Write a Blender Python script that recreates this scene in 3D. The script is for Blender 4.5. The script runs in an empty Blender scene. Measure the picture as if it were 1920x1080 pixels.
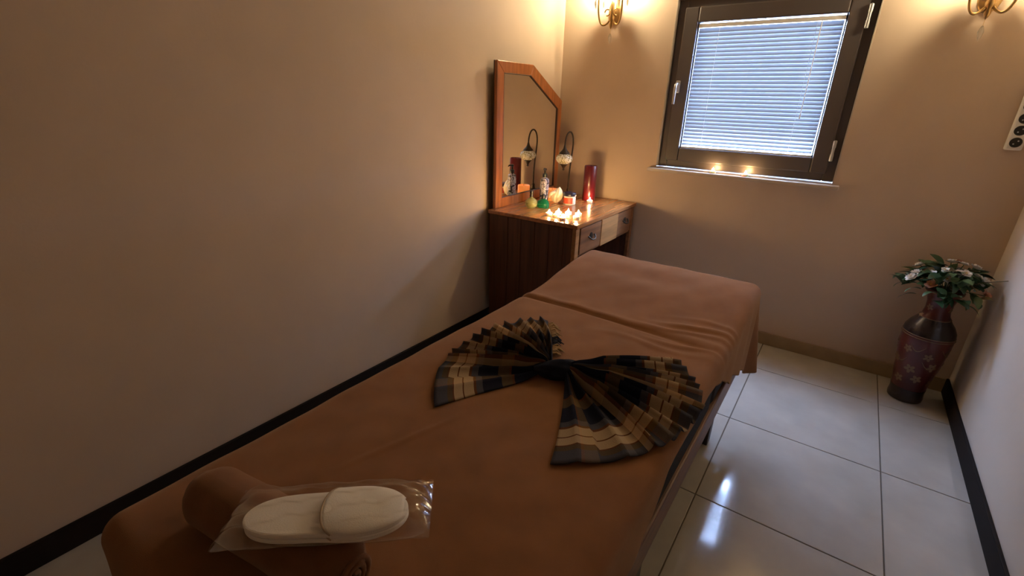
import bpy, math, random
from mathutils import Vector, Matrix
random.seed(7)
S = bpy.context.scene
C = S.collection
PI = math.pi

# ------------------------------------------------------------------ camera
YAW, PITCH, ROLL, CAMH = 0.6068, 0.3783, 0.0276, 1.41
fw = Vector((-math.sin(YAW)*math.cos(PITCH), math.cos(YAW)*math.cos(PITCH), -math.sin(PITCH)))
r0 = Vector((math.cos(YAW), math.sin(YAW), 0)); u0 = r0.cross(fw)
rr = math.cos(ROLL)*r0 + math.sin(ROLL)*u0
uu = -math.sin(ROLL)*r0 + math.cos(ROLL)*u0
cam = bpy.data.cameras.new('camera'); cam.sensor_width = 36; cam.lens = 879.66/1920*36
cam.clip_start = 0.02
camo = bpy.data.objects.new('camera', cam); C.objects.link(camo)
camo.matrix_world = Matrix(((rr.x, uu.x, -fw.x, 0), (rr.y, uu.y, -fw.y, 0), (rr.z, uu.z, -fw.z, CAMH), (0, 0, 0, 1)))
S.camera = camo

# ------------------------------------------------------------------ sky, portal, exposure
w = bpy.data.worlds.new('sky'); S.world = w; w.use_nodes = True
bg = w.node_tree.nodes['Background']
bg.inputs[0].default_value = (0.44, 0.62, 1.0, 1); bg.inputs[1].default_value = 245.0
pl = bpy.data.lights.new('window_portal', 'AREA'); pl.shape = 'RECTANGLE'; pl.size = 1.0; pl.size_y = 0.95
pl.cycles.is_portal = True
plo = bpy.data.objects.new('window_portal', pl); C.objects.link(plo)
plo.location = (-0.56, 3.305, 1.51); plo.rotation_euler = (-PI/2, 0, 0)
S.view_settings.view_transform = 'Standard'; S.view_settings.look = 'None'
S.view_settings.gamma = 1; S.view_settings.use_curve_mapping = False
S.view_settings.exposure = 0.0
BULB_STRENGTH = 680.0
FLAME_STRENGTH = 480.0

# ------------------------------------------------------------------ materials
MATS = {}
def nt(name):
    m = bpy.data.materials.new(name); m.use_nodes = True
    t = m.node_tree; b = t.nodes['Principled BSDF']; MATS[name] = m
    return m, t, b
def mat(name, col, rough=.6, metal=0, var=0, scale=20, bump=0, bscale=200, spec=.5, sheen=0, stretch=None, trans=0, emis=None, coat=0, sss=0):
    m, t, b = nt(name)
    b.inputs['Base Color'].default_value = (*col, 1); b.inputs['Roughness'].default_value = rough
    b.inputs['Metallic'].default_value = metal; b.inputs['Specular IOR Level'].default_value = spec
    b.inputs['Sheen Weight'].default_value = sheen; b.inputs['Sheen Tint'].default_value = (1, .82, .66, 1); b.inputs['Transmission Weight'].default_value = trans
    b.inputs['Coat Weight'].default_value = coat
    if sss:
        b.inputs['Subsurface Weight'].default_value = sss; b.inputs['Subsurface Scale'].default_value = .02
    if emis:
        b.inputs['Emission Color'].default_value = (*emis[0], 1); b.inputs['Emission Strength'].default_value = emis[1]
    if var or bump:
        tc = t.nodes.new('ShaderNodeTexCoord'); mp = t.nodes.new('ShaderNodeMapping')
        t.links.new(tc.outputs['Object'], mp.inputs[0])
        if stretch: mp.inputs['Scale'].default_value = stretch
        if var:
            n = t.nodes.new('ShaderNodeTexNoise'); n.inputs['Scale'].default_value = scale; n.inputs['Detail'].default_value = 6
            t.links.new(mp.outputs[0], n.inputs['Vector'])
            rp = t.nodes.new('ShaderNodeValToRGB')
            rp.color_ramp.elements[0].position = .3; rp.color_ramp.elements[1].position = .7
            rp.color_ramp.elements[0].color = (*[c*(1-var) for c in col], 1)
            rp.color_ramp.elements[1].color = (*[min(1, c*(1+var)) for c in col], 1)
            t.links.new(n.outputs['Fac'], rp.inputs[0]); t.links.new(rp.outputs[0], b.inputs['Base Color'])
        if bump:
            n2 = t.nodes.new('ShaderNodeTexNoise'); n2.inputs['Scale'].default_value = bscale; n2.inputs['Detail'].default_value = 3
            t.links.new(mp.outputs[0], n2.inputs['Vector'])
            bp = t.nodes.new('ShaderNodeBump'); bp.inputs['Strength'].default_value = bump; bp.inputs['Distance'].default_value = .004
            t.links.new(n2.outputs['Fac'], bp.inputs['Height']); t.links.new(bp.outputs[0], b.inputs['Normal'])
    return m

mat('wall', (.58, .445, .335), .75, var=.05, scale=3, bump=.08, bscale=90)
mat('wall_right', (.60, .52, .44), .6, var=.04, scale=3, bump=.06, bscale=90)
mat('ceiling', (.42, .36, .30), .9)
mat('tile', (.40, .365, .325), .10, var=.10, scale=5, coat=.3)
mat('grout', (.10, .075, .055), .9)
mat('skirt_dark', (.012, .008, .007), .7, spec=.15)
mat('skirt_tan', (.34, .24, .13), .35, var=.15, scale=8)
mat('towel', (.228, .099, .040), 1, var=.10, scale=14, bump=.4, bscale=1000, spec=.08, sheen=.32)
mat('towel_roll', (.19, .080, .036), 1, var=.12, scale=20, bump=.4, bscale=1000, spec=.08, sheen=.32)
mat('vinyl', (.010, .007, .006), .8, spec=.2)
mat('bed_wood', (.13, .052, .022), .5, var=.35, scale=6, stretch=(8, 1, 8))
mat('bed_leg', (.035, .018, .012), .5)
mat('panel_wood', (.085, .027, .011), .4, var=.45, scale=5, stretch=(9, 9, .5), bump=.06, bscale=12)
mat('top_wood', (.34, .135, .045), .25, var=.3, scale=5, stretch=(9, .6, 9), coat=.25)
mat('drawer_wood', (.33, .155, .055), .35, var=.3, scale=5, stretch=(9, .7, 9))
mat('drawer_dark', (.18, .075, .03), .4, var=.35, scale=5, stretch=(9, .7, 9))
mat('frame_wood', (.33, .108, .030), .3, var=.3, scale=6, stretch=(8, 8, .8), coat=.2)
mat('frame_edge', (.05, .018, .008), .5)
mat('mirror', (.86, .86, .84), .02, metal=1)
mat('bronze', (.060, .045, .032), .45, metal=.8)
mat('brass', (.50, .33, .14), .32, metal=.9)
mat('win_frame', (.092, .076, .076), .40)
mat('win_edge', (.42, .36, .30), .5)
mat('sill', (.46, .38, .30), .35)
mat('silver', (.55, .56, .58), .35, metal=.7)
mat('gasket', (.01, .01, .012), .6)
mat('white_plastic', (.78, .76, .72), .4)
mat('socket_dark', (.012, .012, .012), .5)
mat('vase', (.080, .011, .010), .28, var=.3, scale=9, coat=.15)
mat('vase_shoulder', (.022, .013, .013), .25, coat=.2)
mat('vase_gold', (.20, .125, .07), .55, metal=.1)
mat('leaf_a', (.018, .060, .022), .5); mat('leaf_b', (.045, .085, .025), .5); mat('leaf_c', (.10, .075, .025), .55)
mat('petal_white', (.80, .76, .70), .6); mat('petal_pink', (.50, .25, .17), .6); mat('stamen', (.5, .32, .06), .6)
mat('stem', (.03, .07, .02), .6)
mat('red_candle', (.095, .003, .006), .35, coat=.3)
mat('wax_white', (.85, .78, .66), .5, sss=.5)
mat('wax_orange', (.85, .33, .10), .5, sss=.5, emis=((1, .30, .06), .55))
mat('metal_cup', (.75, .74, .72), .3, metal=.9)
mat('wick', (.01, .01, .01), .9)
mat('ceramic', (.80, .68, .48), .35, coat=.3)
mat('navy_plastic', (.012, .012, .035), .35)
mat('jar_white', (.75, .68, .62), .4); mat('jar_red', (.65, .10, .05), .4)
mat('black_plastic', (.010, .010, .012), .35)
mat('slipper', (.90, .87, .84), .85, bump=.25, bscale=500)
mat('slipper_seam', (.45, .36, .28), .9)
mat('knot_cloth', (.012, .014, .026), 1, var=.4, scale=30, bump=.4, bscale=350, spec=.1)
mat('fringe', (.40, .27, .14), 1)
mat('fringe_dark', (.02, .022, .04), 1)
mat('cord', (.7, .72, .75), .6)

def emission(name, col, strength):
    m = bpy.data.materials.new(name); m.use_nodes = True; t = m.node_tree; t.nodes.clear()
    e = t.nodes.new('ShaderNodeEmission'); o = t.nodes.new('ShaderNodeOutputMaterial')
    e.inputs[0].default_value = (*col, 1); e.inputs[1].default_value = strength
    t.links.new(e.outputs[0], o.inputs[0]); MATS[name] = m
emission('bulb', (1, .82, .50), BULB_STRENGTH)
emission('flame', (1, .62, .26), FLAME_STRENGTH)

def thin(name, col, gloss_rough, fac, translucent=None):
    """thin film / thin pane / translucent sheet"""
    m = bpy.data.materials.new(name); m.use_nodes = True; t = m.node_tree; t.nodes.clear()
    o = t.nodes.new('ShaderNodeOutputMaterial'); mx = t.nodes.new('ShaderNodeMixShader')
    if translucent is None:
        a = t.nodes.new('ShaderNodeBsdfTransparent'); a.inputs[0].default_value = (*col, 1)
        g = t.nodes.new('ShaderNodeBsdfGlossy'); g.inputs['Roughness'].default_value = gloss_rough
        lw = t.nodes.new('ShaderNodeLayerWeight'); lw.inputs[0].default_value = .5
        pw = t.nodes.new('ShaderNodeMath'); pw.operation = 'POWER'; pw.inputs[1].default_value = 2.0
        ma = t.nodes.new('ShaderNodeMath'); ma.operation = 'MULTIPLY_ADD'; ma.inputs[1].default_value = .55; ma.inputs[2].default_value = fac
        t.links.new(lw.outputs['Facing'], pw.inputs[0]); t.links.new(pw.outputs[0], ma.inputs[0]); t.links.new(ma.outputs[0], mx.inputs[0])
    else:
        a = t.nodes.new('ShaderNodeBsdfDiffuse'); a.inputs[0].default_value = (*col, 1)
        g = t.nodes.new('ShaderNodeBsdfTranslucent'); g.inputs[0].default_value = (*translucent, 1)
        mx.inputs[0].default_value = fac
    t.links.new(a.outputs[0], mx.inputs[1]); t.links.new(g.outputs[0], mx.inputs[2]); t.links.new(mx.outputs[0], o.inputs[0])
    MATS[name] = m
thin('pane', (.96, .97, .98), .02, .03)
thin('film', (.995, .995, .995), .14, .05)
thin('slat', (.265, .275, .29), 0, .004, (.80, .85, .93))
def glass(name, col, rough=.05):
    m, t, b = nt(name)
    b.inputs['Base Color'].default_value = (*col, 1); b.inputs['Roughness'].default_value = rough
    b.inputs['Transmission Weight'].default_value = .75; b.inputs['IOR'].default_value = 1.4
glass('crystal', (.95, .93, .88)); glass('green_glass', (.01, .30, .14)); glass('olive_glass', (.62, .66, .30))

def mosaic():
    m, t, b = nt('mosaic')
    tc = t.nodes.new('ShaderNodeTexCoord'); v = t.nodes.new('ShaderNodeTexVoronoi'); v.inputs['Scale'].default_value = 150
    rp = t.nodes.new('ShaderNodeValToRGB')
    e = rp.color_ramp.elements
    e[0].color = (.72, .66, .48, 1); e[1].color = (.55, .58, .56, 1)
    x = e.new(.45); x.color = (.30, .28, .12, 1); y = e.new(.7); y.color = (.80, .77, .66, 1)
    rp.color_ramp.interpolation = 'CONSTANT'
    t.links.new(tc.outputs['Object'], v.inputs['Vector']); t.links.new(v.outputs['Color'], rp.inputs[0])
    t.links.new(rp.outputs[0], b.inputs['Base Color']); b.inputs['Roughness'].default_value = .15; b.inputs['Coat Weight'].default_value = .5
mosaic()

def label_print():
    """mottled grey-white printed sleeve of the lotion bottle"""
    m, t, b = nt('bottle_print')
    tc = t.nodes.new('ShaderNodeTexCoord'); n = t.nodes.new('ShaderNodeTexNoise'); n.inputs['Scale'].default_value = 55
    rp = t.nodes.new('ShaderNodeValToRGB'); rp.color_ramp.interpolation = 'CONSTANT'
    e = rp.color_ramp.elements; e[0].color = (.03, .03, .045, 1); e[1].position = .46; e[1].color = (.55, .50, .55, 1)
    k = e.new(.56); k.color = (.22, .20, .27, 1); k = e.new(.66); k.color = (.70, .66, .68, 1)
    t.links.new(tc.outputs['Object'], n.inputs['Vector']); t.links.new(n.outputs['Fac'], rp.inputs[0])
    t.links.new(rp.outputs[0], b.inputs['Base Color']); b.inputs['Roughness'].default_value = .35
label_print()

def plaid():
    m, t, b = nt('plaid')
    uv = t.nodes.new('ShaderNodeUVMap'); uv.uv_map = 'UVMap'
    sep = t.nodes.new('ShaderNodeSeparateXYZ'); t.links.new(uv.outputs[0], sep.inputs[0])
    navy = (.010, .012, .026, 1); blue = (.085, .086, .112, 1); cream = (.58, .43, .27, 1); rust = (.17, .062, .018, 1); olive = (.13, .085, .040, 1)
    def ramp(stops):
        rp = t.nodes.new('ShaderNodeValToRGB'); rp.color_ramp.interpolation = 'CONSTANT'
        e = rp.color_ramp.elements
        e[0].position = 0; e[0].color = stops[0][1]; e[1].position = stops[1][0]; e[1].color = stops[1][1]
        for p, c in stops[2:]:
            k = e.new(p); k.color = c
        return rp
    ru = ramp([(0, navy), (.22, rust), (.25, olive), (.36, navy), (.60, blue), (.68, navy), (.82, cream), (.93, rust), (.96, navy)])
    rv = ramp([(0, navy), (.30, rust), (.32, olive), (.42, navy), (.60, blue), (.66, rust), (.68, cream), (.77, rust), (.785, cream), (.86, rust), (.875, olive), (.92, blue)])
    d = t.nodes.new('ShaderNodeMath'); d.operation = 'MULTIPLY'; d.inputs[1].default_value = 1/2.6
    fr = t.nodes.new('ShaderNodeMath'); fr.operation = 'FRACT'
    t.links.new(sep.outputs[0], d.inputs[0]); t.links.new(d.outputs[0], fr.inputs[0]); t.links.new(fr.outputs[0], ru.inputs[0])
    t.links.new(sep.outputs[1], rv.inputs[0])
    mx = t.nodes.new('ShaderNodeMix'); mx.data_type = 'RGBA'; mx.inputs[0].default_value = .55
    t.links.new(ru.outputs[0], mx.inputs[6]); t.links.new(rv.outputs[0], mx.inputs[7]); t.links.new(mx.outputs[2], b.inputs['Base Color'])
    b.inputs['Roughness'].default_value = 1; b.inputs['Specular IOR Level'].default_value = .1
    n = t.nodes.new('ShaderNodeTexNoise'); n.inputs['Scale'].default_value = 400
    tc = t.nodes.new('ShaderNodeTexCoord'); t.links.new(tc.outputs['Object'], n.inputs['Vector'])
    bp = t.nodes.new('ShaderNodeBump'); bp.inputs['Strength'].default_value = .3; bp.inputs['Distance'].default_value = .003
    t.links.new(n.outputs['Fac'], bp.inputs['Height']); t.links.new(bp.outputs[0], b.inputs['Normal'])
plaid()

# ------------------------------------------------------------------ mesh helpers
class MB:
    def __init__(s): s.v = []; s.f = []; s.uv = None
    def add(s, vs, fs):
        o = len(s.v); s.v += [tuple(p) for p in vs]; s.f += [tuple(i+o for i in f) for f in fs]; return s
    def box(s, x0, x1, y0, y1, z0, z1, M=None):
        vs = [Vector(p) for p in ((x0,y0,z0),(x1,y0,z0),(x1,y1,z0),(x0,y1,z0),(x0,y0,z1),(x1,y0,z1),(x1,y1,z1),(x0,y1,z1))]
        if M: vs = [M @ p for p in vs]
        return s.add(vs, [(0,3,2,1),(4,5,6,7),(0,1,5,4),(1,2,6,5),(2,3,7,6),(3,0,4,7)])
    def lathe(s, prof, n=24, c=(0,0,0), sx=1, sy=1, M=None):
        vs = []; fs = []
        for r, z in prof:
            for k in range(n):
                a = 2*PI*k/n; vs.append(Vector((c[0]+r*sx*math.cos(a), c[1]+r*sy*math.sin(a), c[2]+z)))
        for i in range(len(prof)-1):
            for k in range(n):
                fs.append((i*n+k, i*n+(k+1)%n, (i+1)*n+(k+1)%n, (i+1)*n+k))
        fs.append(tuple(reversed(range(n)))); fs.append(tuple(range((len(prof)-1)*n, len(prof)*n)))
        if M: vs = [M @ p for p in vs]
        return s.add(vs, fs)
    def tube(s, path, rad, n=10, flat=1):
        P = [Vector(p) for p in path]; R = rad if isinstance(rad, (list, tuple)) else [rad]*len(P)
        vs = []; fs = []; up = None
        for i, p in enumerate(P):
            d = (P[min(i+1, len(P)-1)] - P[max(i-1, 0)]).normalized()
            if up is None:
                up = Vector((0,0,1)) if abs(d.z) < .9 else Vector((1,0,0))
            sd = d.cross(up).normalized(); up = sd.cross(d).normalized()
            for k in range(n):
                a = 2*PI*k/n; vs.append(p + R[i]*(math.cos(a)*sd + flat*math.sin(a)*up))
        for i in range(len(P)-1):
            for k in range(n):
                fs.append((i*n+k, i*n+(k+1)%n, (i+1)*n+(k+1)%n, (i+1)*n+k))
        fs.append(tuple(reversed(range(n)))); fs.append(tuple(range((len(P)-1)*n, len(P)*n)))
        return s.add(vs, fs)
    def prism(s, pts, axis, a, b):
        """polygon in the plane normal to axis, extruded from a to b along it"""
        def P(p, q):
            return (q, p[0], p[1]) if axis == 'x' else (p[0], q, p[1]) if axis == 'y' else (p[0], p[1], q)
        n = len(pts); vs = [P(p, a) for p in pts] + [P(p, b) for p in pts]
        fs = [tuple(reversed(range(n))), tuple(range(n, 2*n))] + [(k, (k+1)%n, n+(k+1)%n, n+k) for k in range(n)]
        return s.add(vs, fs)
    def grid(s, fn, nu, nv, uvfn=None):
        vs = [fn(i/nu, j/nv) for i in range(nu+1) for j in range(nv+1)]
        fs = [(i*(nv+1)+j, (i+1)*(nv+1)+j, (i+1)*(nv+1)+j+1, i*(nv+1)+j+1) for i in range(nu) for j in range(nv)]
        if uvfn: s.uv = [uvfn(i/nu, j/nv) for i in range(nu+1) for j in range(nv+1)]
        return s.add(vs, fs)
    def build(s, name, m, parent=None, smooth=None, bevel=0, solid=0, sub=0, recalc=True):
        me = bpy.data.meshes.new(name); me.from_pydata(s.v, [], s.f); me.update()
        if recalc:
            import bmesh
            bm = bmesh.new(); bm.from_mesh(me); bmesh.ops.recalc_face_normals(bm, faces=bm.faces); bm.to_mesh(me); bm.free()
        if s.uv:
            ul = me.uv_layers.new(name='UVMap')
            for lp in me.loops: ul.data[lp.index].uv = s.uv[lp.vertex_index]
        me.materials.append(MATS[m])
        if smooth is not None:
            me.shade_smooth(); me.set_sharp_from_angle(angle=math.radians(smooth))
        return link(name, me, parent, bevel, solid, sub)
def link(name, me, parent=None, bevel=0, solid=0, sub=0):
    o = bpy.data.objects.new(name, me); C.objects.link(o); o.parent = parent
    if solid:
        k = o.modifiers.new('solid', 'SOLIDIFY'); k.thickness = solid; k.offset = 0
    if bevel:
        k = o.modifiers.new('bevel', 'BEVEL'); k.width = bevel; k.segments = 2; k.limit_method = 'ANGLE'
    if sub:
        k = o.modifiers.new('sub', 'SUBSURF'); k.levels = sub; k.render_levels = sub
    return o
def tag(o, label, cat, group=None, kind=None):
    o['label'] = label; o['category'] = cat
    if group: o['group'] = group
    if kind: o['kind'] = kind
    return o
def empty(name, loc=(0,0,0), rz=0):
    o = bpy.data.objects.new(name, None); C.objects.link(o); o.location = loc; o.rotation_euler = (0,0,rz); o.empty_display_size = .05
    return o
def copy_tree(o, parent=None):
    c = o.copy(); C.objects.link(c); c.parent = parent
    for ch in list(o.children): copy_tree(ch, c)
    return c
def bez(p0, p1, p2, p3, n=14):
    P = [Vector(p) for p in (p0, p1, p2, p3)]
    return [P[0]*(1-t)**3 + P[1]*3*t*(1-t)**2 + P[2]*3*t*t*(1-t) + P[3]*t**3 for t in [i/n for i in range(n+1)]]
def hsh(i, j=0): return (math.sin(i*12.9898+j*78.233)*43758.5453) % 1

# ------------------------------------------------------------------ room
XL, XR, YB, YF, ZC = -1.8125, 0.695, 3.15, -1.45, 2.60
WX0, WX1, WZ0, WZ1 = -1.058, -0.060, 1.03, 1.996      # window opening
def struct(o, label, cat): return tag(o, label, cat, kind='structure')

fl = struct(MB().box(XL-.2, XR+.2, YF-.2, YB+.2, -.12, -.004).build('floor', 'grout'), 'beige glossy tiled floor with dark joints', 'floor')
xs = [XL] + [-1.4, -.8, -.2, .4] + [XR]
ys = [YF] + [2.187-.6*k for k in range(6, -1, -1)] + [2.787, YB]
tile_mesh = {}
g = .0022
for i in range(len(xs)-1):
    for j in range(len(ys)-1):
        a, b = round(xs[i+1]-xs[i]-2*g, 4), round(ys[j+1]-ys[j]-2*g, 4)
        if (a, b) not in tile_mesh:
            e = .0012
            m = MB(); m.add([(0,0,-.01),(a,0,-.01),(a,b,-.01),(0,b,-.01),(0,0,-e),(a,0,-e),(a,b,-e),(0,b,-e),(e,e,0),(a-e,e,0),(a-e,b-e,0),(e,b-e,0)],
                [(0,1,5,4),(1,2,6,5),(2,3,7,6),(3,0,4,7),(4,5,9,8),(5,6,10,9),(6,7,11,10),(7,4,8,11),(8,9,10,11),(0,3,2,1)])
            o = m.build('tile', 'tile', fl); tile_mesh[(a, b)] = o.data
        else:
            o = link('tile', tile_mesh[(a, b)], fl)
        o.location = (xs[i]+g, ys[j]+g, 0)

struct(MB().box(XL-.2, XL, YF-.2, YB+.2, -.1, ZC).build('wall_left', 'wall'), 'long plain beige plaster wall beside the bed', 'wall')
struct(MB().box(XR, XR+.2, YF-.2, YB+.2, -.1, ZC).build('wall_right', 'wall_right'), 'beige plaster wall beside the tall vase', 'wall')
wb = MB()
wb.box(XL, WX0, YB, YB+.14, -.1, ZC).box(WX1, XR, YB, YB+.14, -.1, ZC).box(WX0, WX1, YB, YB+.14, -.1, WZ0).box(WX0, WX1, YB, YB+.14, WZ1, ZC)
struct(wb.build('wall_back', 'wall'), 'beige end wall with the small window', 'wall')
struct(MB().box(XL, XR, YF-.2, YF, -.1, ZC).build('wall_front', 'wall'), 'beige wall at the near end of the room', 'wall')
struct(MB().box(XL-.2, XR+.2, YF-.2, YB+.22, ZC, ZC+.1).build('ceiling', 'ceiling'), 'plain pale ceiling', 'ceiling')
struct(MB().box(XL, XL+.013, YF, YB, 0, .093).build('baseboard_left', 'skirt_dark', bevel=.003), 'dark brown baseboard along the wall beside the bed', 'baseboard')
struct(MB().box(XR-.013, XR, YF, YB-.012, 0, .088).build('baseboard_right', 'skirt_dark', bevel=.003), 'dark brown baseboard along the wall beside the vase', 'baseboard')
struct(MB().box(XL+.013, XR, YB-.012, YB, 0, .080).build('baseboard_back', 'skirt_tan', bevel=.002), 'tan stone baseboard under the window wall', 'baseboard')

# window: fixed frame, sash, pane, handle, hinges, sill
win = struct(empty('window_1', (0, 0, 0)), 'small square window in a dark brown frame', 'window')
FX0, FX1, FZ0, FZ1 = -1.052, -.066, 1.040, 1.990
def ring(x0, x1, z0, z1, wd, y0, y1, m, name, par, bev=.004):
    MB().box(x0, x0+wd, y0, y1, z0, z1).build(name, m, par, bevel=bev)
    MB().box(x1-wd, x1, y0, y1, z0, z1).build(name, m, par, bevel=bev)
    MB().box(x0+wd, x1-wd, y0, y1, z0, z0+wd).build(name, m, par, bevel=bev)
    MB().box(x0+wd, x1-wd, y0, y1, z1-wd, z1).build(name, m, par, bevel=bev)
ring(FX0, FX1, FZ0, FZ1, .055, YB+.030, YB+.10, 'win_frame', 'frame_bar', win)
ring(FX0+.042, FX1-.042, FZ0+.042, FZ1-.042, .082, YB+.012, YB+.085, 'win_frame', 'sash_bar', win, .007)
ring(FX0+.122, FX1-.122, FZ0+.116, FZ1-.116, .010, YB+.030, YB+.07, 'gasket', 'gasket', win, .002)
MB().box(FX0+.118, FX1-.118, YB+.060, YB+.066, FZ0+.118, FZ1-.118).build('pane', 'pane', win)
# pale corner beads round the opening
ring(WX0, WX1, WZ0, WZ1, .006, YB-.002, YB+.10, 'win_edge', 'reveal_bead', win, .001)
hd = MB().box(-1.002, -.976, YB+.002, YB+.012, 1.485, 1.555).build('handle', 'silver', win, bevel=.004)
MB().tube([(-.989, YB+.004, 1.535), (-.989, YB-.022, 1.535), (-.989, YB-.036, 1.528), (-.989, YB-.040, 1.510), (-.989, YB-.040, 1.420)], [.008, .008, .009, .010, .008], 10).build('handle_lever', 'silver', hd, smooth=60)
for z in (1.205, 1.845):
    h = MB().lathe([(.004,-.055),(.009,-.052),(.009,-.018),(.0075,-.017),(.0075,.017),(.009,.018),(.009,.052),(.004,.055)], 14, (FX1-.036, YB+.008, z)).build('hinge', 'silver', win, smooth=40)
sl = struct(MB().box(-1.098, -.030, YB-.050, YB+.03, 1.008, 1.030).build('trim_1', 'sill', bevel=.004), 'pale narrow window sill carrying two tealights', 'sill')

# venetian blind
bl = tag(empty('venetian_blind', (-.56, YB+.032, 1.861)), 'pale blue-white horizontal slat blind closed over the window', 'blind')
bx0, bx1 = FX0+.1315-(-.56), FX1-.1315-(-.56)
MB().box(bx0, bx1, -.012, .012, -.022, -.002).build('headrail', 'white_plastic', bl, bevel=.002)
sm = MB()
for k in range(6):
    a = -1+2*k/5
    sm.v += [(bx0+.002, a*.0138, .0022*(1-a*a)), (bx1-.002, a*.0138, .0022*(1-a*a))]
sm.f = [(2*k, 2*k+1, 2*k+3, 2*k+2) for k in range(5)]
base = None; NS = 31
for k in range(NS):
    z = -.036 - k*.0211
    if base is None: o = sm.build('slat', 'slat', bl, smooth=80); base = o.data
    else: o = link('slat', base, bl)
    tilt = 75 if k < NS-5 else 75-(k-(NS-6))*4.5
    o.location = (0, 0, z); o.rotation_euler = (math.radians(tilt + .8*math.sin(k*1.7)), 0, math.radians(.12*math.sin(k*2.3)))
MB().box(bx0, bx1, -.011, .011, -.697, -.687).build('bottom_rail', 'white_plastic', bl, bevel=.002)
for x in (bx0+.12, bx1-.12):
    MB().tube([(x, -.013, -.02), (x, -.013, -.69)], .0009, 6).build('ladder_cord', 'cord', bl)
MB().tube([(bx1-.10, -.016, -.02), (bx1-.10, -.017, -.46), (bx1-.10, -.017, -.50)], [.0025, .0025, .004], 8).build('tilt_wand', 'cord', bl)

# ------------------------------------------------------------------ massage table
BZ, BX0, BX1, BY0, BY1 = .65, -1.030, -.191, .09, 2.20
bed = tag(empty('massage_table', ((BX0+BX1)/2, 1.1, 0)), 'long wooden massage table with dark padding under the brown cover', 'massage table')
ox, oy = (BX0+BX1)/2, 1.1
def bb(name, m, x0, x1, y0, y1, z0, z1, bevel=.006):
    return MB().box(x0-ox, x1-ox, y0-oy, y1-oy, z0, z1).build(name, m, bed, bevel=bevel)
bb('cushion', 'vinyl', BX0+.012, BX1-.016, BY0+.02, 1.525, .424, BZ-.012, .022)
bb('cushion', 'vinyl', BX0+.012, BX1-.016, 1.535, BY1-.02, .424, BZ-.012, .022)
bb('side_rail', 'bed_wood', BX1-.045, BX1-.010, BY0+.03, BY1-.03, .312, .420)
bb('side_rail', 'bed_wood', BX0+.012, BX0+.045, BY0+.03, BY1-.03, .312, .420)
bb('end_rail', 'bed_wood', BX0+.045, BX1-.045, BY0+.03, BY0+.06, .312, .420)
bb('end_rail', 'bed_wood', BX0+.045, BX1-.045, BY1-.06, BY1-.03, .312, .420)
for y in (.20, 1.05, 1.93):
    for x in (BX0+.075, BX1-.075):
        bb('leg', 'bed_leg', x-.028, x+.028, y-.028, y+.028, 0.0005, .36, .004)
    bb('cross_bar', 'bed_leg', BX0+.105, BX1-.105, y-.015, y+.015, .15, .19, .003)

# cover: a sheet over the cushions with a hem that falls to the far right corner
def sstep(a, b, x):
    t = max(0, min(1, (x-a)/(b-a))); return t*t*(3-2*t)
def hem_right(y):
    d = .055
    d += .11*(1-sstep(.86, .96, y))
    if y > 1.42: d += (y-1.42)*.50
    return d + .006*math.sin(y*23)
RB = .045
def bend(d):
    """distance beyond the start of the rounded edge -> (outward, down)"""
    q = RB*PI/2
    if d <= 0: return 0, 0
    if d < q: return RB*math.sin(d/RB), RB*(1-math.cos(d/RB))
    return RB, RB + d-q
def top_z(x, y):
    t = (x-BX0)/(BX1-BX0)
    z = 0
    z += .052*sstep(1.62, 2.10, y) - .016*math.exp(-((y-1.98)/.07)**2)*math.exp(-((t-.45)/.22)**2)   # raised head end with a hollow
    z -= .013*math.exp(-((y-1.535-.01*math.sin(t*5))/.010)**2)*(1-.65*sstep(.55, .85, t))                 # crease between the cushions
    z += .005*math.exp(-((y-1.565)/.022)**2)
    for yy, am, s, tt in ((1.60, .008, .012, .80), (1.655, .009, .014, .86), (1.50, .006, .011, .84), (1.44, .005, .014, .72), (1.72, .005, .012, .93)):
        z += am*math.exp(-((y-yy-.09*(t-tt)-.015*math.sin(t*13+yy*9))/s)**2)*math.exp(-((t-tt)/.17)**2)
    z += .003*math.exp(-((t-.30-.35*(y-.4))/.006)**2)*sstep(.40, .55, y)*(1-sstep(.65, .8, y))           # diagonal fold by the slippers
    z += .0022*math.sin(x*17+y*5)*math.sin(y*11-x*3) + .0012*math.sin(x*41+2)*math.sin(y*37)
    return z
def cover_pt(u, v):
    # v along the bed, u across; both run past the edges
    ya, yb = BY0+RB, BY1-RB
    nd, fd = .22, .30
    L = (yb-ya)+nd+fd
    t = ya-nd + L*v
    yn = max(ya, min(yb, t)); b = ya-t if t < ya else (t-yb if t > yb else 0); sb = -1 if t < ya else 1
    xa, xb = BX0+RB, BX1-RB
    hr = hem_right(max(BY0, min(BY1, t))) + RB*.57; hl = .20
    s = xa-hl + (xb-xa+hl+hr)*u
    xn = max(xa, min(xb, s)); a = xa-s if s < xa else (s-xb if s > xb else 0); sa = -1 if s < xa else 1
    if a > 0 and b > 0:
        rho = math.hypot(a, b); ph = math.atan2(b, a)
        o, d = bend(rho); d = min(d, .432)
        fold = .17*max(0, d-RB*.8)*math.sin(2*ph)**1.5
        x = xn + sa*(o*math.cos(ph) + fold*.95); y = yn + sb*(o*math.sin(ph) + fold*.35)
        return Vector((x, y, BZ + top_z(xn, yn) - d))
    o1, d1 = bend(a); o2, d2 = bend(b)
    rip = .006*math.sin((yn if a else xn)*26 + 1)*min(1, max(0, (d1+d2)-.04)*8)
    return Vector((xn + sa*(o1 + (rip if a else 0)), yn + sb*(o2 + (rip if b else 0)), BZ + top_z(xn, yn) - d1 - d2))
cv = MB().grid(cover_pt, 150, 260).build('bed_cover', 'towel', None, smooth=180, solid=.004)
tag(cv, 'brown terry cover spread over the massage table', 'bed cover')

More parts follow.
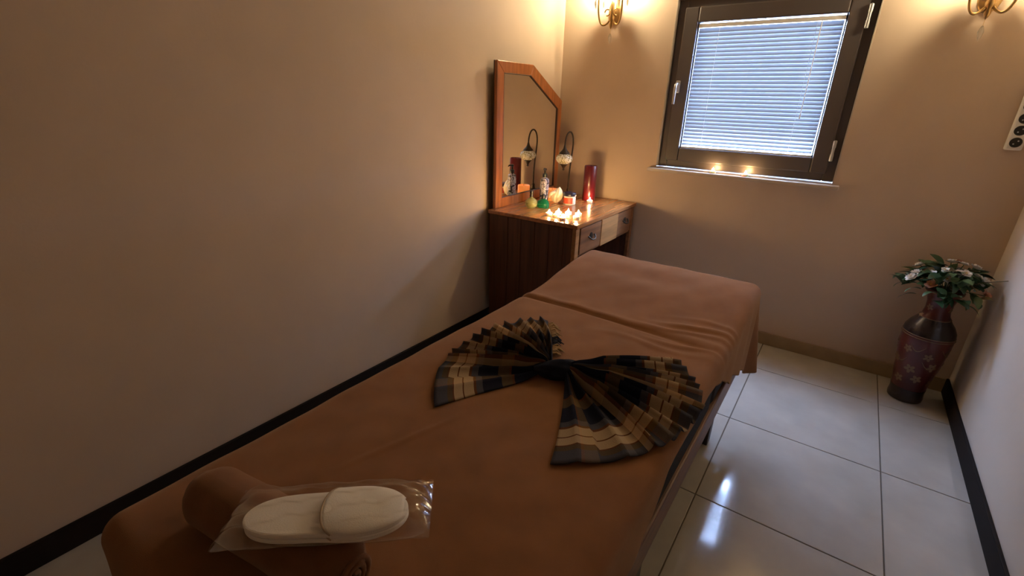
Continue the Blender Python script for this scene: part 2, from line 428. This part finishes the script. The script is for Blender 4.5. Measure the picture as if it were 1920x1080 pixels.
# ------------------------------------------------------------------ plaid towel bow
KX, KY = -.567, 1.071
bow = tag(empty('folded_towel_bow', (KX, KY, BZ)), 'navy and cream plaid towel pleated and tied into a bow on the bed', 'towel')
def wing(a0, a1, widths, root, radf, curve):
    tot = sum(widths); edges = [0]
    for q in widths: edges.append(edges[-1]+q/tot)
    NP = len(widths); SEG = 14
    def at(u):
        p = u*NP; k = min(NP-1, int(p)); f = p-k
        th = math.radians(a0 + (a1-a0)*(edges[k]+(edges[k+1]-edges[k])*f))
        return k, f, th, widths[k]
    def fn(u, v):
        k, f, th, wd = at(u)
        h = (1-abs(2*f-1))**2.3
        lean = .030*h*(hsh(k, 3)-.3)
        amp = (.056 - .032*v)*min(1, .35+v*2.2)*(.7+.6*hsh(k, 1))
        if wd > 1.4: amp *= .42
        R = radf(math.degrees(th)) * (1 + .025*h*(hsh(k, 5)-.4) + .02*(hsh(k, 8)-.5)*math.sin(PI*f))
        r = .018 + (R-.018)*v
        z = .0075 + .022*math.exp(-(v/.14)**2) + amp*h*(1-.25*v)
        thl = th + lean*v*2 + curve*v*v*(.25+.75*u)
        return Vector((root[0] + r*math.cos(thl), root[1] + r*math.sin(thl), z))
    def uvf(u, v):
        k, f, th, wd = at(u)
        return (u*NP, max(0, min(1, v + (.05*math.sin(k*2.4+1) + .05*(hsh(k, 12)-.5))*v)))
    return MB().grid(fn, NP*SEG, 30, uvf).build('wing', 'plaid', bow, smooth=180, solid=.0035)
def radL(d):
    d = d % 360
    return .37-.035*sstep(200, 250, 360-d if d < 180 else d)*0 - .05*math.sin(math.radians(max(0, min(180, (250-d)*1.45))))*.9
def radR(d): return .368 + .012*math.sin(math.radians(d*3))
wing(242, 117, [2.2, 1.5, .9, .8, 1.2, .9, .7, 1.0, .8, .7, .8, .6], (-.020, -.012), radL, .10)
wing(-63, 60, [1.9, 1.8, .9, .7, .9, .7, .8, .7, .9, .7, .6, .7, .6], (.020, .006), radR, -.20)
def knot_fn(u, v):
    a = 2*PI*v; x = -.075 + .185*u
    R = .034*math.sin(PI*min(1, max(.02, u*.96+.03)))**.55
    R *= 1 + .10*math.sin(3*a + 9*u) + .05*math.sin(7*a - 5*u)
    yy = R*math.cos(a)*1.05; zz = R*math.sin(a)*.85
    return Vector((x*.80 - yy*.60, x*.60 + yy*.80, .030 + zz - .012*u))
MB().grid(knot_fn, 30, 40).build('knot', 'knot_cloth', bow, smooth=180)
def fringe(p0, p1, d, n, m, z0):
    b = MB()
    for i in range(n):
        t = (i+.5*hsh(i, 9))/n
        p = Vector(p0).lerp(Vector(p1), t); l = .022+.018*hsh(i, 2)
        e = p + Vector((d[0]*l + .007*(hsh(i, 4)-.5), d[1]*l + .007*(hsh(i, 6)-.5), 0))
        b.tube([(p.x, p.y, z0+.010), ((p.x+e.x)/2, (p.y+e.y)/2, z0+.012+.006*hsh(i, 7)), (e.x, e.y, z0+.003)], [.0034, .0030, .0016], 5)
    o = b.build('fringe', m, bow, smooth=90); o['kind'] = 'stuff'; return o
def edge(root, a, curve, R, v):
    th = math.radians(a) + curve*v*v; r = .018 + (R-.018)*v
    return (root[0]+r*math.cos(th), root[1]+r*math.sin(th), 0)
for side, (root, a, curve, R, sg) in enumerate((((-.020, -.012), 117, .10, .335, -1), ((.020, .006), 60, -.20, .368, 1))):
    q = math.radians(a) + curve*.4 + sg*PI/2; dd = (math.cos(q), math.sin(q))
    for va, vb, n, mm in ((.30, .48, 9, 'fringe'), (.48, .66, 10, 'fringe_dark'), (.66, 1.0, 18, 'fringe')):
        fringe(edge(root, a, curve, R, va), edge(root, a, curve, R, vb), dd, n, mm, .004)

# ------------------------------------------------------------------ rolled towel, slippers in a clear bag
A, B = Vector((-.870, .232, 0)), Vector((-.485, .290, 0)); RR = .0555
L = (B-A).length
rt = empty('rolled_towel', (A.x, A.y, BZ+.004), math.atan2((B-A).y, (B-A).x)); tag(rt, 'brown towel rolled up under the packed slippers on the bed', 'towel')
def roll_fn(u, v):
    a = 2*PI*v; x = L*u
    e = min(u, 1-u)*L
    k = 1 - .55*max(0, 1-e/.045)**2.4
    R = RR*k*(1 + .03*((v+.15) % 1) + .012*math.sin(x*40+a*2))
    z = R*math.cos(a); zf = .94*z
    return Vector((x + .004*math.sin(3*a), R*math.sin(a), RR*.97 + zf))
MB().grid(roll_fn, 60, 48).build('rolled_layers', 'towel_roll', rt, smooth=180)
for sx, xx in ((-1, .004), (1, L-.004)):
    P = []
    for i in range(60):
        q = i/59; ang = q*2*PI*2.6; r = .006 + .030*q
        P.append((xx, r*math.sin(ang), RR*.97 + r*math.cos(ang)))
    MB().tube(P, .0052, 6).build('spiral_end', 'towel_roll', rt, smooth=90)

PKR = math.radians(41); PKX, PKY, PKZ = -.560, .302, .768; PKT = math.radians(5)
PKM = Matrix.Translation((PKX, PKY, PKZ)) @ Matrix.Rotation(PKR, 4, 'Z') @ Matrix.Rotation(-PKT, 4, 'X')   # leans over the roll
def sole_w(t):   # half width along -1..1, heel at -1
    w = .046 + .007*sstep(-.2, .6, t)
    return w*math.sqrt(max(0, 1-abs(t)**3.6)) if t < 0 else w*math.sqrt(max(0, 1-abs(t)**3.0))
def slipper(z, dy, label):
    s = empty('slipper'); s.matrix_world = PKM @ Matrix.Translation((0, dy, z))
    tag(s, label, 'slipper', 'disposable slippers in the clear bag')
    n = 36; pts = []
    for i in range(n+1):
        t = -math.cos(PI*i/n); pts.append((.128*t, sole_w(t)))
    poly = pts + [(x, -y) for x, y in reversed(pts[1:-1])]
    MB().prism(poly, 'z', 0, .009).build('sole', 'slipper', s, bevel=.003)
    def up(u, v):
        x = -.005 + .127*u + .022*(2*v-1)**2*(1-u); t = min(.995, x/.128)
        w = sole_w(t)*1.02; a = PI*v
        h = (.015 - .007*u)*(1-.6*max(0, u-.8)/.2)
        return Vector((x, -w*math.cos(a), .008 + h*math.sin(a)**.8))
    MB().grid(up, 20, 24).build('upper', 'slipper', s, smooth=180, solid=.002)
    MB().tube([up(0, v/24) for v in range(25)], .0020, 6).build('edge_binding', 'slipper_seam', s, smooth=90)
    return s
slipper(0, .0, 'lower white slipper of the pair packed in the clear bag')
slipper(.0115, -.002, 'upper white slipper of the pair lying on top in the clear bag')
bag = empty('plastic_bag'); bag.matrix_world = PKM; tag(bag, 'clear crinkled plastic bag around the white slippers', 'bag')
def bag_fn(side):
    def fn(u, v):
        x = -.152 + .318*u; y = -.062 + .124*v
        ex = min(1, min(u, 1-u)/.12); ey = min(1, min(v, 1-v)/.14)
        k = (ex*(2-ex))*(ey*(2-ey))
        cr = .0016*math.sin(u*19+v*7)+.0012*math.sin(v*23-u*11)+.0006*math.sin(u*37+v*31)+.0012*math.sin(u*90+v*40)*(1-k)
        z = (.017 + .0185*k + cr*(.6+k) if side > 0 else .012 - .0125*k + .0006*cr)
        if u > .88: z += (u-.88)*.03
        return Vector((x, y + .001*math.sin(u*23), z))
    return fn
MB().grid(bag_fn(1), 70, 34).build('top_film', 'film', bag, smooth=180)
MB().grid(bag_fn(-1), 30, 14).build('bottom_film', 'film', bag, smooth=180)
for y in (-.062, .062):
    P = [(-.152+.318*i/40, y+.001*math.sin(i*.6), .0155+.001*math.sin(i*1.1)) for i in range(41)]
    MB().tube(P, .0018, 6, .6).build('sealed_edge', 'film', bag, smooth=90)

# ------------------------------------------------------------------ dressing table with mirror
DX0, DX1, DY0, DY1, DZ = -1.775, -1.150, 2.272, 3.135, .785
dt = tag(empty('dressing_table', (-1.45, 2.7, 0)), 'brown wooden dressing table with drawers and a cut-corner mirror', 'dressing table')
dx, dy = -1.45, 2.7
def db(name, m, x0, x1, y0, y1, z0, z1, bevel=.003, par=None):
    return MB().box(x0-dx, x1-dx, y0-dy, y1-dy, z0, z1).build(name, m, par or dt, bevel=bevel)
db('table_top', 'top_wood', DX0, DX1, DY0, DY1, DZ-.024, DZ, .004)
db('side_panel', 'panel_wood', DX0+.005, DX1-.034, DY0+.010, DY0+.030, 0, DZ-.0245)
for k in range(1, 6):   # slim veneer joints on the end panel
    x = DX0+.005 + (DX1-DX0-.04)*k/6
    db('panel_strip', 'panel_wood', x-.045, x+.045, DY0+.0065, DY0+.0098, .003, DZ-.026, .0015)
db('side_panel', 'panel_wood', DX0+.005, DX1-.034, DY1-.030, DY1-.010, 0, DZ-.0245)
db('corner_post', 'drawer_wood', DX1-.034, DX1-.010, DY0+.008, DY0+.052, 0, DZ-.0245)
db('corner_post', 'drawer_dark', DX1-.034, DX1-.010, DY1-.046, DY1-.008, 0, DZ-.0245)
db('back_panel', 'panel_wood', DX0+.006, DX0+.016, DY0+.032, DY1-.032, .10, DZ-.0245)
db('apron', 'drawer_dark', DX1-.030, DX1-.018, DY0+.053, DY1-.047, .585, DZ-.0245)
db('drawer_box_floor', 'panel_wood', DX0+.02, DX1-.034, DY0+.032, DY1-.032, .585, .597)
def drawer(y0, y1, m, hy, out):
    d = db('drawer_front', m, DX1-.0178, DX1-.0178+out, y0, y1, .600, DZ-.030, .004)
    p = MB().lathe([(.004,0),(.020,.001),(.020,.004),(.008,.006)], 14, M=Matrix.Translation((DX1-.0178+out-dx, hy-dy, .690)) @ Matrix.Rotation(PI/2, 4, 'Y')).build('handle_plate', 'bronze', d, smooth=40)
    x = DX1-.0178+out-dx+.004
    pth = bez((x, hy-dy-.038, .694), (x+.028, hy-dy-.034, .664), (x+.028, hy-dy+.034, .664), (x, hy-dy+.038, .694))
    MB().tube(pth, .0042, 8).build('handle', 'bronze', d, smooth=60)
drawer(DY0+.058, 2.600, 'drawer_dark', 2.462, .012)
db('centre_panel', 'drawer_wood', DX1-.0178, DX1-.004, 2.604, 2.850, .592, DZ-.0265, .004)
drawer(2.856, DY1-.050, 'drawer_dark', 2.970, .008)

# mirror with one cut corner, standing at the back of the table
MXF = -1.750
def mp(pts): return [(y-dy, z) for y, z in pts]
mir = MB().prism(mp([(2.385, .845), (3.020, .845), (3.020, 1.372), (2.665, 1.562), (2.385, 1.562)]), 'x', MXF-.012-dx, MXF-.008-dx).build('mirror', 'mirror', dt)
OUT = [(2.318, .7855), (3.070, .7855), (3.070, 1.425), (2.690, 1.625), (2.318, 1.625)]
INN = [(2.385, .845), (3.020, .845), (3.020, 1.372), (2.665, 1.562), (2.385, 1.562)]
for k, nm in enumerate(('bottom_rail', 'frame_stile', 'cut_corner_rail', 'top_rail', 'frame_stile')):
    q = [OUT[k], OUT[(k+1) % 5], INN[(k+1) % 5], INN[k]]
    MB().prism(mp(q), 'x', MXF-.022-dx, MXF-dx).build(nm, 'frame_wood', mir, bevel=.004)
for k in range(5):   # thin dark inner bead
    a, b = INN[k], INN[(k+1) % 5]
    MB().tube([(MXF-.004-dx, a[0]-dy, a[1]), (MXF-.004-dx, b[0]-dy, b[1])], .004, 6).build('inner_bead', 'frame_edge', mir)
MB().prism(mp([(2.318, .79), (3.07, .79), (3.07, 1.425), (2.690, 1.625), (2.318, 1.625)]), 'x', MXF-.026-dx, MXF-.0222-dx).build('mirror_back', 'frame_edge', mir)

# ------------------------------------------------------------------ things on the dressing table
lamp = tag(empty('table_lamp', (-1.610, 2.985, DZ)), 'small swan-neck table lamp with a mosaic glass globe', 'lamp')
MB().lathe([(.001,0),(.052,0),(.054,.005),(.048,.011),(.030,.018),(.014,.028),(.010,.045),(.012,.052),(.008,.062)], 24).build('lamp_base', 'bronze', lamp, smooth=40)
GY = -.085
neck = bez((0, 0, .055), (0, -.012, .18), (0, .022, .26), (0, .030, .36)) + bez((0, .030, .36), (0, .030, .468), (0, GY, .478), (0, GY, .352))[1:]
MB().tube(neck, .0055, 10).build('neck', 'bronze', lamp, smooth=80)
MB().lathe([(.006,.085),(.008,.075),(.012,.062),(.020,.050),(.034,.036),(.036,.030),(.030,.028)], 24, (0, GY, .275)).build('cap', 'bronze', lamp, smooth=50)
MB().lathe([(.018,-.036),(.036,-.031),(.052,-.018),(.058,0),(.052,.018),(.038,.029),(.020,.034)], 32, (0, GY, .272)).build('globe', 'mosaic', lamp, smooth=80)
MB().lathe([(.026,-.030),(.028,-.036),(.018,-.046),(.011,-.056),(.006,-.066),(.009,-.073),(.001,-.080)], 20, (0, GY, .272)).build('finial', 'bronze', lamp, smooth=50)

bt = tag(empty('lotion_bottle', (-1.626, 2.685, DZ)), 'grey-white printed pump bottle with a black top near the mirror', 'bottle')
MB().lathe([(.001,0),(.027,0),(.029,.004),(.029,.145),(.026,.158),(.014,.166),(.013,.172)], 24).build('bottle_body', 'bottle_print', bt, smooth=40)
MB().lathe([(.015,.170),(.016,.173),(.016,.190),(.013,.193),(.006,.194),(.006,.212),(.011,.214),(.011,.226),(.004,.229)], 18).build('pump_top', 'black_plastic', bt, smooth=40)
MB().tube([(0, 0, .221), (.010, -.022, .221), (.012, -.030, .214)], [.006, .005, .003], 8).build('nozzle', 'black_plastic', bt, smooth=60)

pf = tag(empty('round_flask', (-1.600, 2.492, DZ)), 'round yellowish glass flask with a dark stopper at the table edge', 'flask')
MB().lathe([(.001,0),(.022,0),(.034,.010),(.040,.028),(.036,.046),(.022,.060),(.010,.068),(.009,.078)], 24).build('flask_body', 'olive_glass', pf, smooth=60)
MB().lathe([(.011,.072),(.012,.076),(.009,.090),(.013,.097),(.011,.108),(.002,.112)], 14).build('stopper', 'black_plastic', pf, smooth=50)

gb = tag(empty('green_bottle', (-1.553, 2.560, DZ)), 'squat green glass bottle in front of the pump bottle', 'bottle')
MB().lathe([(.001,0),(.038,0),(.042,.006),(.041,.030),(.034,.044),(.016,.052),(.011,.060)], 24, sy=.8).build('bottle_body', 'green_glass', gb, smooth=50)
MB().lathe([(.012,.056),(.013,.060),(.013,.080),(.010,.084),(.001,.085)], 14).build('bottle_cap', 'black_plastic', gb, smooth=40)

sw = tag(empty('shell_ornament', (-1.560, 2.735, DZ), .6), 'cream ceramic shell-shaped ornament beside the white-labelled jar', 'ornament')
def shell(u, v):
    a = 2*PI*v; t = u
    r = .046*math.sin(PI*min(1, t*1.05+.02))**.7*(1-.35*t)*(1+.06*math.cos(9*a))
    return Vector((r*math.cos(a) + .022*t*t, r*.8*math.sin(a), .002 + .112*t))
MB().grid(shell, 26, 45).build('shell_body', 'ceramic', sw, smooth=120)
MB().tube(bez((.012, 0, .062), (-.03, -.02, .085), (-.045, -.02, .060), (-.048, -.015, .040)), [.012]*6+[.011]*5+[.007]*4, 10).build('shell_lip', 'ceramic', sw, smooth=90)

jr = tag(empty('cream_jar', (-1.478, 2.770, DZ)), 'red and white jar with a dark blue lid on the dressing table', 'jar')
MB().lathe([(.001,0),(.038,0),(.040,.003),(.040,.052),(.037,.056)], 28).build('jar_body', 'jar_white', jr, smooth=40)
m = MB(); n = 16
m.add([(.0405*math.cos(a), .0405*math.sin(a), z) for z in (.008, .046) for a in [math.radians(-150+120*i/n) for i in range(n+1)]], [(i, i+1, n+2+i, n+1+i) for i in range(n)])
m.build('jar_label', 'jar_red', jr, smooth=60)
MB().lathe([(.001,.056),(.043,.056),(.0435,.060),(.0435,.072),(.040,.077),(.001,.078)], 28).build('lid', 'navy_plastic', jr, smooth=40)

oc = tag(empty('orange_candle', (-1.640, 2.815, DZ)), 'glowing orange candle seen in the mirror behind the jar', 'candle')
MB().lathe([(.001,0),(.040,0),(.043,.004),(.043,.070),(.040,.075),(.034,.070),(.001,.068)], 28).build('wax', 'wax_orange', oc, smooth=40)
MB().tube([(0,0,.067),(.001,0,.080)], .0012, 6).build('wick', 'wick', oc)
rc = tag(empty('red_candle', (-1.445, 2.985, DZ)), 'tall dark red pillar candle at the far end of the dressing table', 'candle')
MB().lathe([(.001,0),(.042,0),(.044,.004),(.044,.228),(.041,.234),(.036,.228),(.001,.222)], 32).build('wax', 'red_candle', rc, smooth=40)
MB().tube([(0,0,.221),(.001,.001,.236)], .0013, 6).build('wick', 'wick', rc)

# tealights: cup, wax, wick, flame
def tealight(loc, label, group, proto=[]):
    if proto: t = copy_tree(proto[0])
    else:
        t = empty('tealight')
        MB().lathe([(.001,0),(.0185,0),(.019,.002),(.0195,.015),(.0185,.0155),(.0180,.011),(.001,.0105)], 20)  .build('cup', 'wax_white', t, smooth=40)
        MB().lathe([(.0178,.009),(.0176,.0125),(.012,.012),(.001,.0115)], 20).build('wax', 'wax_white', t, smooth=40)
        MB().tube([(0,0,.011),(.0005,0,.018)], .0008, 6).build('wick', 'wick', t)
        MB().lathe([(.0006,.014),(.0045,.016),(.0066,.019),(.0056,.024),(.0028,.030),(.0003,.036)], 12).build('flame', 'flame', t, smooth=80)
        proto.append(t)
    t.location = loc; tag(t, label, 'candle', group); return t
grp = 'tealights clustered on the dressing table corner'
for (x, y), lb in (((-1.430, 2.385), 'leftmost lit tealight of the cluster, nearest the green bottle'),
                   ((-1.400, 2.445), 'lit tealight in the middle of the back row of the cluster'),
                   ((-1.352, 2.478), 'lit tealight of the cluster closest to the jar'),
                   ((-1.290, 2.490), 'rightmost lit tealight of the cluster, nearest the drawers'),
                   ((-1.375, 2.375), 'lit tealight at the front left of the cluster'),
                   ((-1.325, 2.405), 'lit tealight in the centre of the cluster'),
                   ((-1.310, 2.335), 'front lit tealight of the cluster at the table edge'),
                   ((-1.262, 2.410), 'lit tealight at the front right of the cluster')):
    tealight((x+.025, y+.006, DZ), lb, grp)
tealight((-1.395, 2.905, DZ), 'single lit tealight in front of the red pillar candle', 'tealights')
gs = 'tealights on the window sill'
tealight((-.690, YB-.024, 1.030), 'left lit tealight on the window sill', gs)
tealight((-.505, YB-.024, 1.030), 'right lit tealight on the window sill', gs)

# ------------------------------------------------------------------ wall sconces
def make_sconce():
    t = empty('wall_sconce')      # origin on the wall, at the plate centre; -y into the room
    MB().lathe([(.001,0),(.030,.001),(.045,.006),(.040,.012),(.022,.016),(.012,.022),(.001,.024)], 24, M=Matrix.Scale(1.7, 4, (0,0,1)) @ Matrix.Rotation(PI/2, 4, 'X')).build('wall_plate', 'brass', t, smooth=40)
    MB().tube([(0,-.015,0),(0,-.045,-.01),(0,-.060,-.030),(0,-.055,-.055),(0,-.040,-.06)], [.009,.010,.011,.010,.006], 10).build('scroll', 'brass', t, smooth=60)
    MB().lathe([(.001,-.085),(.008,-.075),(.013,-.060),(.008,-.045),(.016,-.035),(.019,-.020),(.012,-.005),(.018,.010),(.010,.030),(.014,.050),(.005,.075),(.001,.085)], 16, (0,-.055,-.02)).build('stem', 'brass', t, smooth=60)
    for s in (-1, 1):
        pth = bez((s*.005,-.055,-.045), (s*.045,-.065,-.115), (s*.085,-.085,-.090), (s*.078,-.095,.060), 18)
        MB().tube(pth, [.0055]*15+[.006]*4, 10).build('arm', 'brass', t, smooth=60)
        MB().tube([(s*(.030+.018*math.cos(q)), -.060, -.012+.018*math.sin(q)) for q in [i*.33 for i in range(16)]], .004, 8).build('curl', 'brass', t, smooth=60)
        c = (s*.078, -.095, .060)
        MB().lathe([(.004,0),(.014,.004),(.030,.012),(.036,.018),(.034,.020),(.014,.016),(.012,.024)], 20, c).build('drip_cup', 'brass', t, smooth=40)
        MB().lathe([(.011,.020),(.0115,.022),(.0115,.050),(.008,.053)], 16, c).build('candle_sleeve', 'white_plastic', t, smooth=40)
        MB().lathe([(.007,.053),(.012,.061),(.017,.075),(.016,.089),(.009,.107),(.001,.121)], 16, c).build('bulb', 'bulb', t, smooth=80)
        for q in (0, 1, 2):
            a = q*2.1 + .4; px, py = c[0]+.033*math.cos(a), c[1]+.033*math.sin(a)
            zz = c[2]+.012
            d = MB().lathe([(.001,-.062),(.006,-.050),(.0085,-.038),(.005,-.026),(.001,-.022)], 8, (px, py, zz)).lathe([(.001,-.018),(.005,-.012),(.001,-.006)], 8, (px, py, zz)).build('crystal_drop', 'crystal', t)
            MB().tube([(px, py, zz+.004), (px, py, zz-.024)], .0008, 5).build('hook', 'brass', d)
    d = MB().lathe([(.001,-.085),(.008,-.066),(.011,-.048),(.006,-.030),(.001,-.022)], 8, (0,-.055,-.105)).build('crystal_drop', 'crystal', t)
    MB().tube([(0,-.055,-.100),(0,-.055,-.130)], .001, 5).build('hook', 'brass', d)
    return t
sc = make_sconce(); sc.location = (-1.445, YB, 1.955)
tag(sc, 'ornate brass wall light with crystal drops above the dressing table', 'wall lamp', 'brass wall sconces')
s2 = copy_tree(sc); s2.location = (.325, YB, 1.900)
tag(s2, 'ornate brass wall light with crystal drops above the power strip and vase', 'wall lamp', 'brass wall sconces')

# ------------------------------------------------------------------ vase and flowers
VX, VY = .512, 2.955
vs = tag(empty('floor_vase', (VX, VY, 0), .3), 'tall dark red floor vase with gold flowers in the corner', 'vase')
prof = [(.064,.0),(.071,.004),(.073,.020),(.070,.045),(.074,.085),(.083,.16),(.094,.24),(.102,.32),(.105,.370),(.101,.405),(.086,.435),(.068,.458),(.055,.482),(.050,.512),(.052,.548),(.061,.582),(.072,.606),(.075,.613),(.070,.614),(.060,.600),(.046,.54)]
def vr(z):
    for (ra, za), (rb, zb) in zip(prof, prof[1:17]):
        if za <= z <= zb: return ra+(rb-ra)*(z-za)/(zb-za)
    return .05
MB().lathe(prof, 40).build('vase_body', 'vase', vs, smooth=50)
MB().lathe([(.066,.001),(.0735,.004),(.0755,.020),(.0725,.046),(.0742,.075)], 40).build('foot_band', 'vase_shoulder', vs, smooth=50)
MB().lathe([(vr(z)+.0012, z) for z in (.385, .405, .42, .435, .455, .468)], 40).build('shoulder_band', 'vase_shoulder', vs, smooth=50)
def vring(z, rad=.0022, name='gold_line'):
    r = vr(z)+.001
    MB().tube([(r*math.cos(a), r*math.sin(a), z) for a in [i*2*PI/40 for i in range(41)]], rad, 6).build(name, 'vase_gold', vs, smooth=80)
for z in (.372, .383, .470, .604): vring(z)
def motif(z, ang, sz, petals=5):
    b = MB()
    r = vr(z); sl = (vr(z+.01)-vr(z-.01))/.02
    n = Vector((math.cos(ang), math.sin(ang), -sl)).normalized(); tx = Vector((-math.sin(ang), math.cos(ang), 0)); tz = n.cross(tx)*1
    def P(a, bb):
        zz = z + bb; rad = vr(zz)+.0016; an = ang + a/rad
        return Vector((rad*math.cos(an), rad*math.sin(an), zz))
    for k in range(petals):
        q = 2*PI*k/petals + ang*3; pts = []
        for i in range(8):
            e = 2*PI*i/8; lx = sz*(.55+.45*math.cos(e)); ly = sz*.30*math.sin(e)
            pts.append(P(lx*math.cos(q)-ly*math.sin(q), lx*math.sin(q)+ly*math.cos(q)))
        b.add(pts, [tuple(range(8))])
    return b.build('painted_flower', 'vase_gold', vs)
rnd = random.Random(3)
for i in range(7):
    a = i*2*PI/7
    motif(.130+.02*(i % 2), a, .024); motif(.200+.03*(i % 2), a+.45, .026); motif(.285+.02*((i+1) % 2), a+.1, .022)
    if i % 2 == 0: motif(.525, a, .018)
    if i % 3 == 0: motif(.475, a+.5, .014)
for i in range(5):     # curved gold sprays between the flowers
    a = i*2*PI/5
    for z0, sg in ((.335, 1), (.255, -1)):
        P = []
        for k in range(12):
            t = k/11; z = z0 - .030*math.sin(PI*t); an = a + .6*t*sg; r = vr(z)+.001
            P.append((r*math.cos(an), r*math.sin(an), z))
        MB().tube(P, [.0008+.0016*math.sin(PI*k/11) for k in range(12)], 5).build('painted_spray', 'vase_gold', vs)

bq = tag(empty('flower_bouquet', (VX, VY, .60)), 'white artificial flowers with dark green leaves in the red vase', 'flowers')
def leaf_mesh(l, wd, m):
    b = MB(); n = 6
    for i in range(n+1):
        t = i/n; x = l*t; hw = wd*math.sin(PI*min(.98, t*.93+.05))**.8; z = .25*l*t*(1-t)*2 - .10*l*t*t
        b.v += [(x, -hw, z+.15*hw), (x, 0, z), (x, hw, z+.15*hw)]
    for i in range(n):
        k = 3*i; b.f += [(k, k+3, k+4, k+1), (k+1, k+4, k+5, k+2)]
    o = b.build('leaf', m, bq, smooth=80, solid=.0008); me = o.data; bpy.data.objects.remove(o); return me
LM = [leaf_mesh(.085, .016, 'leaf_a'), leaf_mesh(.070, .020, 'leaf_a'), leaf_mesh(.075, .015, 'leaf_b'), leaf_mesh(.060, .017, 'leaf_c')]
rnd = random.Random(11)
heads = []
while len(heads) < 22:
    a = rnd.uniform(0, 2*PI); r = .165*math.sqrt(rnd.random()); x, y = r*math.cos(a), r*math.sin(a)
    z = .130 - 3.4*r*r + rnd.uniform(-.03, .03)
    if VX+x > XR-.05 or VY+y > YB-.05: continue
    if all((x-p[0])**2+(y-p[1])**2+(z-p[2])**2 > .042**2 for p in heads): heads.append((x, y, z))
stem_n = 0
def stem_to(x, y, z):
    MB().tube(bez((x*.12, y*.12, -.04), (x*.15, y*.15, .05), (x*.7, y*.7, z*.8), (x, y, z), 6), .002, 5).build('stem', 'stem', bq)
def blossom_mesh(m, sz, layers):
    b = MB()
    for Lr in range(layers):
        np_ = 5+Lr
        for k in range(np_):
            q = 2*PI*(k+.5*Lr)/np_; s0 = sz*(1-.28*Lr); el = .25+.42*Lr
            pts = []
            for u in range(4):
                for v in (-1, 0, 1):
                    t = u/3; rad = s0*t*math.cos(el*(.4+.6*t)); zz = s0*t*math.sin(el)*(.4+.6*t)*1.2; hw = s0*.46*math.sin(PI*min(.9, t*.75+.1))*v
                    pts.append((rad*math.cos(q)-hw*math.sin(q), rad*math.sin(q)+hw*math.cos(q), zz+abs(v)*.12*s0))
            b.add(pts, [(3*i+j, 3*i+3+j, 3*i+4+j, 3*i+1+j) for i in range(3) for j in range(2)])
    o = b.build('blossom', m, bq, smooth=80, solid=.0008); me = o.data; bpy.data.objects.remove(o); return me
BM = [blossom_mesh('petal_white', .030, 3), blossom_mesh('petal_white', .024, 3), blossom_mesh('petal_pink', .026, 3)]
cen = MB().lathe([(.001,0),(.006,.004),(.005,.010),(.001,.012)], 8).build('stamen', 'stamen', bq).data
bpy.data.objects.remove(bpy.data.objects['stamen'])
for i, (x, y, z) in enumerate(heads):
    stem_to(x, y, z)
    o = link('blossom', BM[2] if i % 5 == 4 else BM[i % 2], bq)
    d = Vector((x*3.2, y*3.2, .55)).normalized(); o.rotation_mode = 'QUATERNION'; o.rotation_quaternion = d.to_track_quat('Z', 'Y'); o.location = (x, y, z)
    c = link('stamen', cen, o)
for i in range(190):
    a = rnd.uniform(0, 2*PI); r = rnd.uniform(.03, .17); x, y = r*math.cos(a), r*math.sin(a)
    z = .105 - 3.2*r*r + rnd.uniform(-.06, .03)
    k = rnd.choice((0, 0, 1, 1, 2, 2, 3))
    ya = a + rnd.uniform(-.9, .9); l = .085
    ex, ey = VX+x+l*math.cos(ya), VY+y+l*math.sin(ya)
    if ex > XR-.01 or ey > YB-.01 or z < -.02: continue
    o = link('leaf', LM[k], bq); o.location = (x, y, z)
    o.rotation_euler = (rnd.uniform(-.6, .6), rnd.uniform(-.7, .5), ya)
# one dry twig reaching to the right wall
MB().tube(bez((.01, 0, 0), (.05, -.03, .08), (.10, -.09, .10), (.165, -.12, .135), 10), [.003]*6+[.002]*5, 6).build('twig', 'leaf_c', bq, smooth=80)

# ------------------------------------------------------------------ power strip on the back wall
ps = tag(empty('power_strip', (.578, YB, 1.262)), 'white power strip with round sockets fixed upright on the wall', 'power strip')
MB().box(-.029, .029, -.034, 0, 0, .40).build('strip_body', 'white_plastic', ps, bevel=.006)
for k in range(6):
    z = .034 + k*.051
    M = Matrix.Translation((0, -.0341, z)) @ Matrix.Rotation(PI/2, 4, 'X')
    so = MB().lathe([(.0215,0),(.0215,.0012),(.0195,.0014),(.0190,.0002),(.001,.0001)], 22, M=M).build('socket', 'socket_dark', ps, smooth=40)
    for s in (-1, 1):
        MB().lathe([(.0030,0),(.0030,.0020),(.001,.0021)], 8, M=M @ Matrix.Translation((s*.0095*.7, s*.0095*.7, 0))).build('contact', 'silver', so)
MB().box(-.014, .014, -.038, -.0335, .345, .385).build('switch', 'jar_red', ps, bevel=.002)
bpy.context.view_layer.update()
